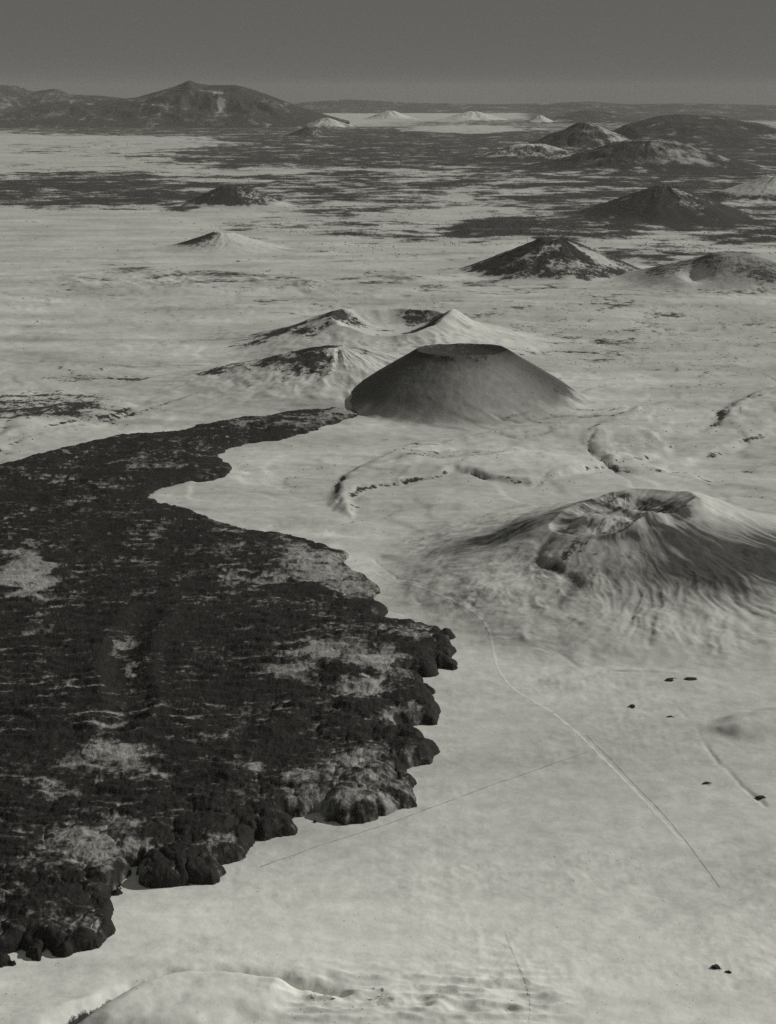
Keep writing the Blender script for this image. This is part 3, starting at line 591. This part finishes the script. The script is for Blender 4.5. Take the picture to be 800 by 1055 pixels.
rock('small black rock alone on the open snow below the nearest crater hill', 652, 729, 15, 5, 22, 1)
rock('low flat dark outcrop, left end of the row below the nearest crater hill', 690, 704, 26, 3.5, 20, 2, rot=.2)
rock('widest flat dark outcrop of the row below the nearest crater hill', 712, 703, 38, 3.5, 22, 3)
rock('thin dark outcrop beside the right edge, under the dark hollow', 784, 821, 26, 3.5, 16, 4)
rock('tiny dark stone half buried in snow left of the outcrop at the right edge', 728, 806, 20, 2.5, 10, 5, rot=.3)
rock('black oval boulder in the lower right corner of the snowfield', 738, 997, 17, 5, 15, 6)
rock('small trailing stone just right of the black oval boulder', 751, 1002, 13, 2.6, 8, 7, rot=-.5)
rock('low dark ledge above the thin track, right of the snow hollow', 690, 739, 18, 2.2, 10, 8, rot=.4)

# ------------------------------------------------------------------ scrub (countless dark bushes): one object
def build_scrub():
    n = 170000
    u = rng.uniform(-40, 840, n); v = np.where(rng.random(n) < .42, rng.uniform(132, 262, n), np.where(rng.random(n) < .7, rng.uniform(255, 700, n), rng.uniform(690, 1060, n)))
    x, y = px(u, v); x = np.asarray(x); y = np.asarray(y); d, _ = cover(x, y)
    pr = np.clip((d - .02) * .75, 0, .6) * sstep(-.05, .35, fbm(x, y, 500, 4, 401)) + .05 * (v > 270) * (v < 480) * sstep(.05, .3, fbm(x * .5, y, 260, 4, 403)) + .004 * (v > 280) + .05 * sstep(720, 860, v) * sstep(.0, .5, fbm(x, y, 120, 4, 405)) + .5 * (v < 262) * np.clip(d - .22, 0, 1)
    pr = np.where(inside_dist(x, y, LP) > -25, 0, pr)
    for (cu, cv, cw) in ((475, 414, 125), (650, 588, 250), (412, 353, 125), (330, 396, 128), (571, 280, 82), (682, 224, 78), (232, 256, 58), (752, 290, 100), (800, 204, 76), (238, 211, 46)):
        cx, cy = px(cu, cv); R = cw * math.hypot(float(cy), ALT) / F; pr = np.where(np.hypot(x - cx, y - cy) < R * 1.12, 0, pr)
    k = rng.random(n) < pr; x, y = x[k], y[k]; m = len(x); r = np.hypot(x, y)
    z = ground_h(x, y); s = rng.uniform(1.4, 3.2, m) * (1 + sstep(8000, 20000, r) * 1.5 + sstep(20000, 40000, r) * 1.5) * (.32 + .68 * sstep(3800, 7500, r)); a0 = rng.uniform(0, 6.28, m)
    ring = np.arange(5) * 2 * math.pi / 5
    A = a0[:, None] + ring[None]; jit = rng.uniform(.7, 1.25, (m, 5))
    low = np.stack([x[:, None] + np.cos(A) * s[:, None] * jit * .8, y[:, None] + np.sin(A) * s[:, None] * jit * .8, np.repeat((z - .4)[:, None], 5, 1)], -1)
    mid = np.stack([x[:, None] + np.cos(A + .5) * s[:, None] * jit, y[:, None] + np.sin(A + .5) * s[:, None] * jit, z[:, None] + s[:, None] * .55 * jit], -1)
    top = np.stack([x, y, z + s * 1.15], -1)[:, None]
    co = np.concatenate([low, mid, top], 1).reshape(-1, 3); b = np.arange(m)[:, None] * 11; i = np.arange(5); j = (i + 1) % 5
    quads = np.stack([b + i, b + j, b + 5 + j, b + 5 + i], -1).reshape(-1, 4); tris = np.stack([b + 5 + i, b + 5 + j, b + 10 + 0 * i], -1).reshape(-1, 3)
    o = make_mesh('scrub', co, [quads, tris], None, SCRUB_M, smooth=False)
    print('scrub', m)
    return tag(o, 'dark scattered scrub dotting the snowy plain between the cones', 'scrub', 'stuff')
build_scrub()

# ------------------------------------------------------------------ haze
def build_haze():
    me = bpy.data.meshes.new('haze'); L = RMAX + 3000; z0, z1 = -120.0, 2330.0
    v = [(sx * L, sy * L, z) for z in (z0, z1) for sx, sy in ((-1, -1), (1, -1), (1, 1), (-1, 1))]
    me.from_pydata(v, [], [(3, 2, 1, 0), (4, 5, 6, 7), (0, 1, 5, 4), (1, 2, 6, 5), (2, 3, 7, 6), (3, 0, 4, 7)]); me.update()
    m = bpy.data.materials.new('thin_haze'); m.use_nodes = True; nt = m.node_tree; nt.nodes.clear()
    out = nt.nodes.new('ShaderNodeOutputMaterial'); vol = nt.nodes.new('ShaderNodeVolumePrincipled')
    vol.inputs['Color'].default_value = (.86, .85, .80, 1); vol.inputs['Density'].default_value = HAZE; vol.inputs['Anisotropy'].default_value = 0.0
    nt.links.new(vol.outputs[0], out.inputs['Volume']); me.materials.append(m)
    o = bpy.data.objects.new('haze', me); col.objects.link(o); tag(o, 'thin grey haze veiling the far mountains', 'haze', 'stuff')
HAZE = 2.4e-6
build_haze()

# ------------------------------------------------------------------ light
SUN_EL, SUN_AZ = 31.0, 70.0            # azimuth clockwise from the view direction: the sun stands on the right, a little beyond the cones
sx = math.sin(math.radians(SUN_AZ)) * math.cos(math.radians(SUN_EL)); sy = math.cos(math.radians(SUN_AZ)) * math.cos(math.radians(SUN_EL)); sz = math.sin(math.radians(SUN_EL))
sun = bpy.data.lights.new('sun', 'SUN'); sun.energy = 3.0; sun.angle = math.radians(.5); sun.color = (1, .985, .93)
so = bpy.data.objects.new('sun', sun); col.objects.link(so)
from mathutils import Vector
so.rotation_euler = Vector((-sx, -sy, -sz)).to_track_quat('-Z', 'Y').to_euler(); so.location = (0, 0, 3000)

w = bpy.data.worlds.new('World'); scene.world = w; w.use_nodes = True; nt = w.node_tree; nt.nodes.clear()
sky = nt.nodes.new('ShaderNodeTexSky'); sky.sky_type = 'NISHITA'; sky.sun_disc = False
sky.sun_elevation = math.radians(SUN_EL); sky.sun_rotation = math.radians(SUN_AZ); sky.altitude = 2000
sep = nt.nodes.new('ShaderNodeSeparateColor'); nt.links.new(sky.outputs[0], sep.inputs[0])
# black-and-white film behind a red filter: only the red of the sky counts
tint = nt.nodes.new('ShaderNodeVectorMath'); tint.operation = 'SCALE'; tint.inputs[0].default_value = (2.15, 2.12, 2.02); pw = nt.nodes.new('ShaderNodeMath'); pw.operation = 'POWER'; pw.inputs[1].default_value = .06; nt.links.new(sep.outputs['Red'], pw.inputs[0]); nt.links.new(pw.outputs[0], tint.inputs[3])
bg = nt.nodes.new('ShaderNodeBackground'); bg.inputs['Strength'].default_value = 0.05; nt.links.new(tint.outputs[0], bg.inputs['Color'])
wo = nt.nodes.new('ShaderNodeOutputWorld'); nt.links.new(bg.outputs[0], wo.inputs[0])

# ------------------------------------------------------------------ camera and render
cd = bpy.data.cameras.new('camera'); cam = bpy.data.objects.new('camera', cd); col.objects.link(cam); scene.camera = cam
cam.location = (0, 0, ALT); cam.rotation_euler = (math.pi / 2 - PITCH, 0, 0)
cd.sensor_fit = 'HORIZONTAL'; cd.sensor_width = 36; cd.lens = 36 * F / 800; cd.clip_start = 5; cd.clip_end = 500000
scene.view_settings.view_transform = 'Standard'; scene.view_settings.look = 'None'; scene.view_settings.exposure = -0.08; scene.view_settings.gamma = 1
scene.render.engine = 'CYCLES'; scene.cycles.use_denoising = False; scene.cycles.max_bounces = 4; scene.cycles.volume_bounces = 1
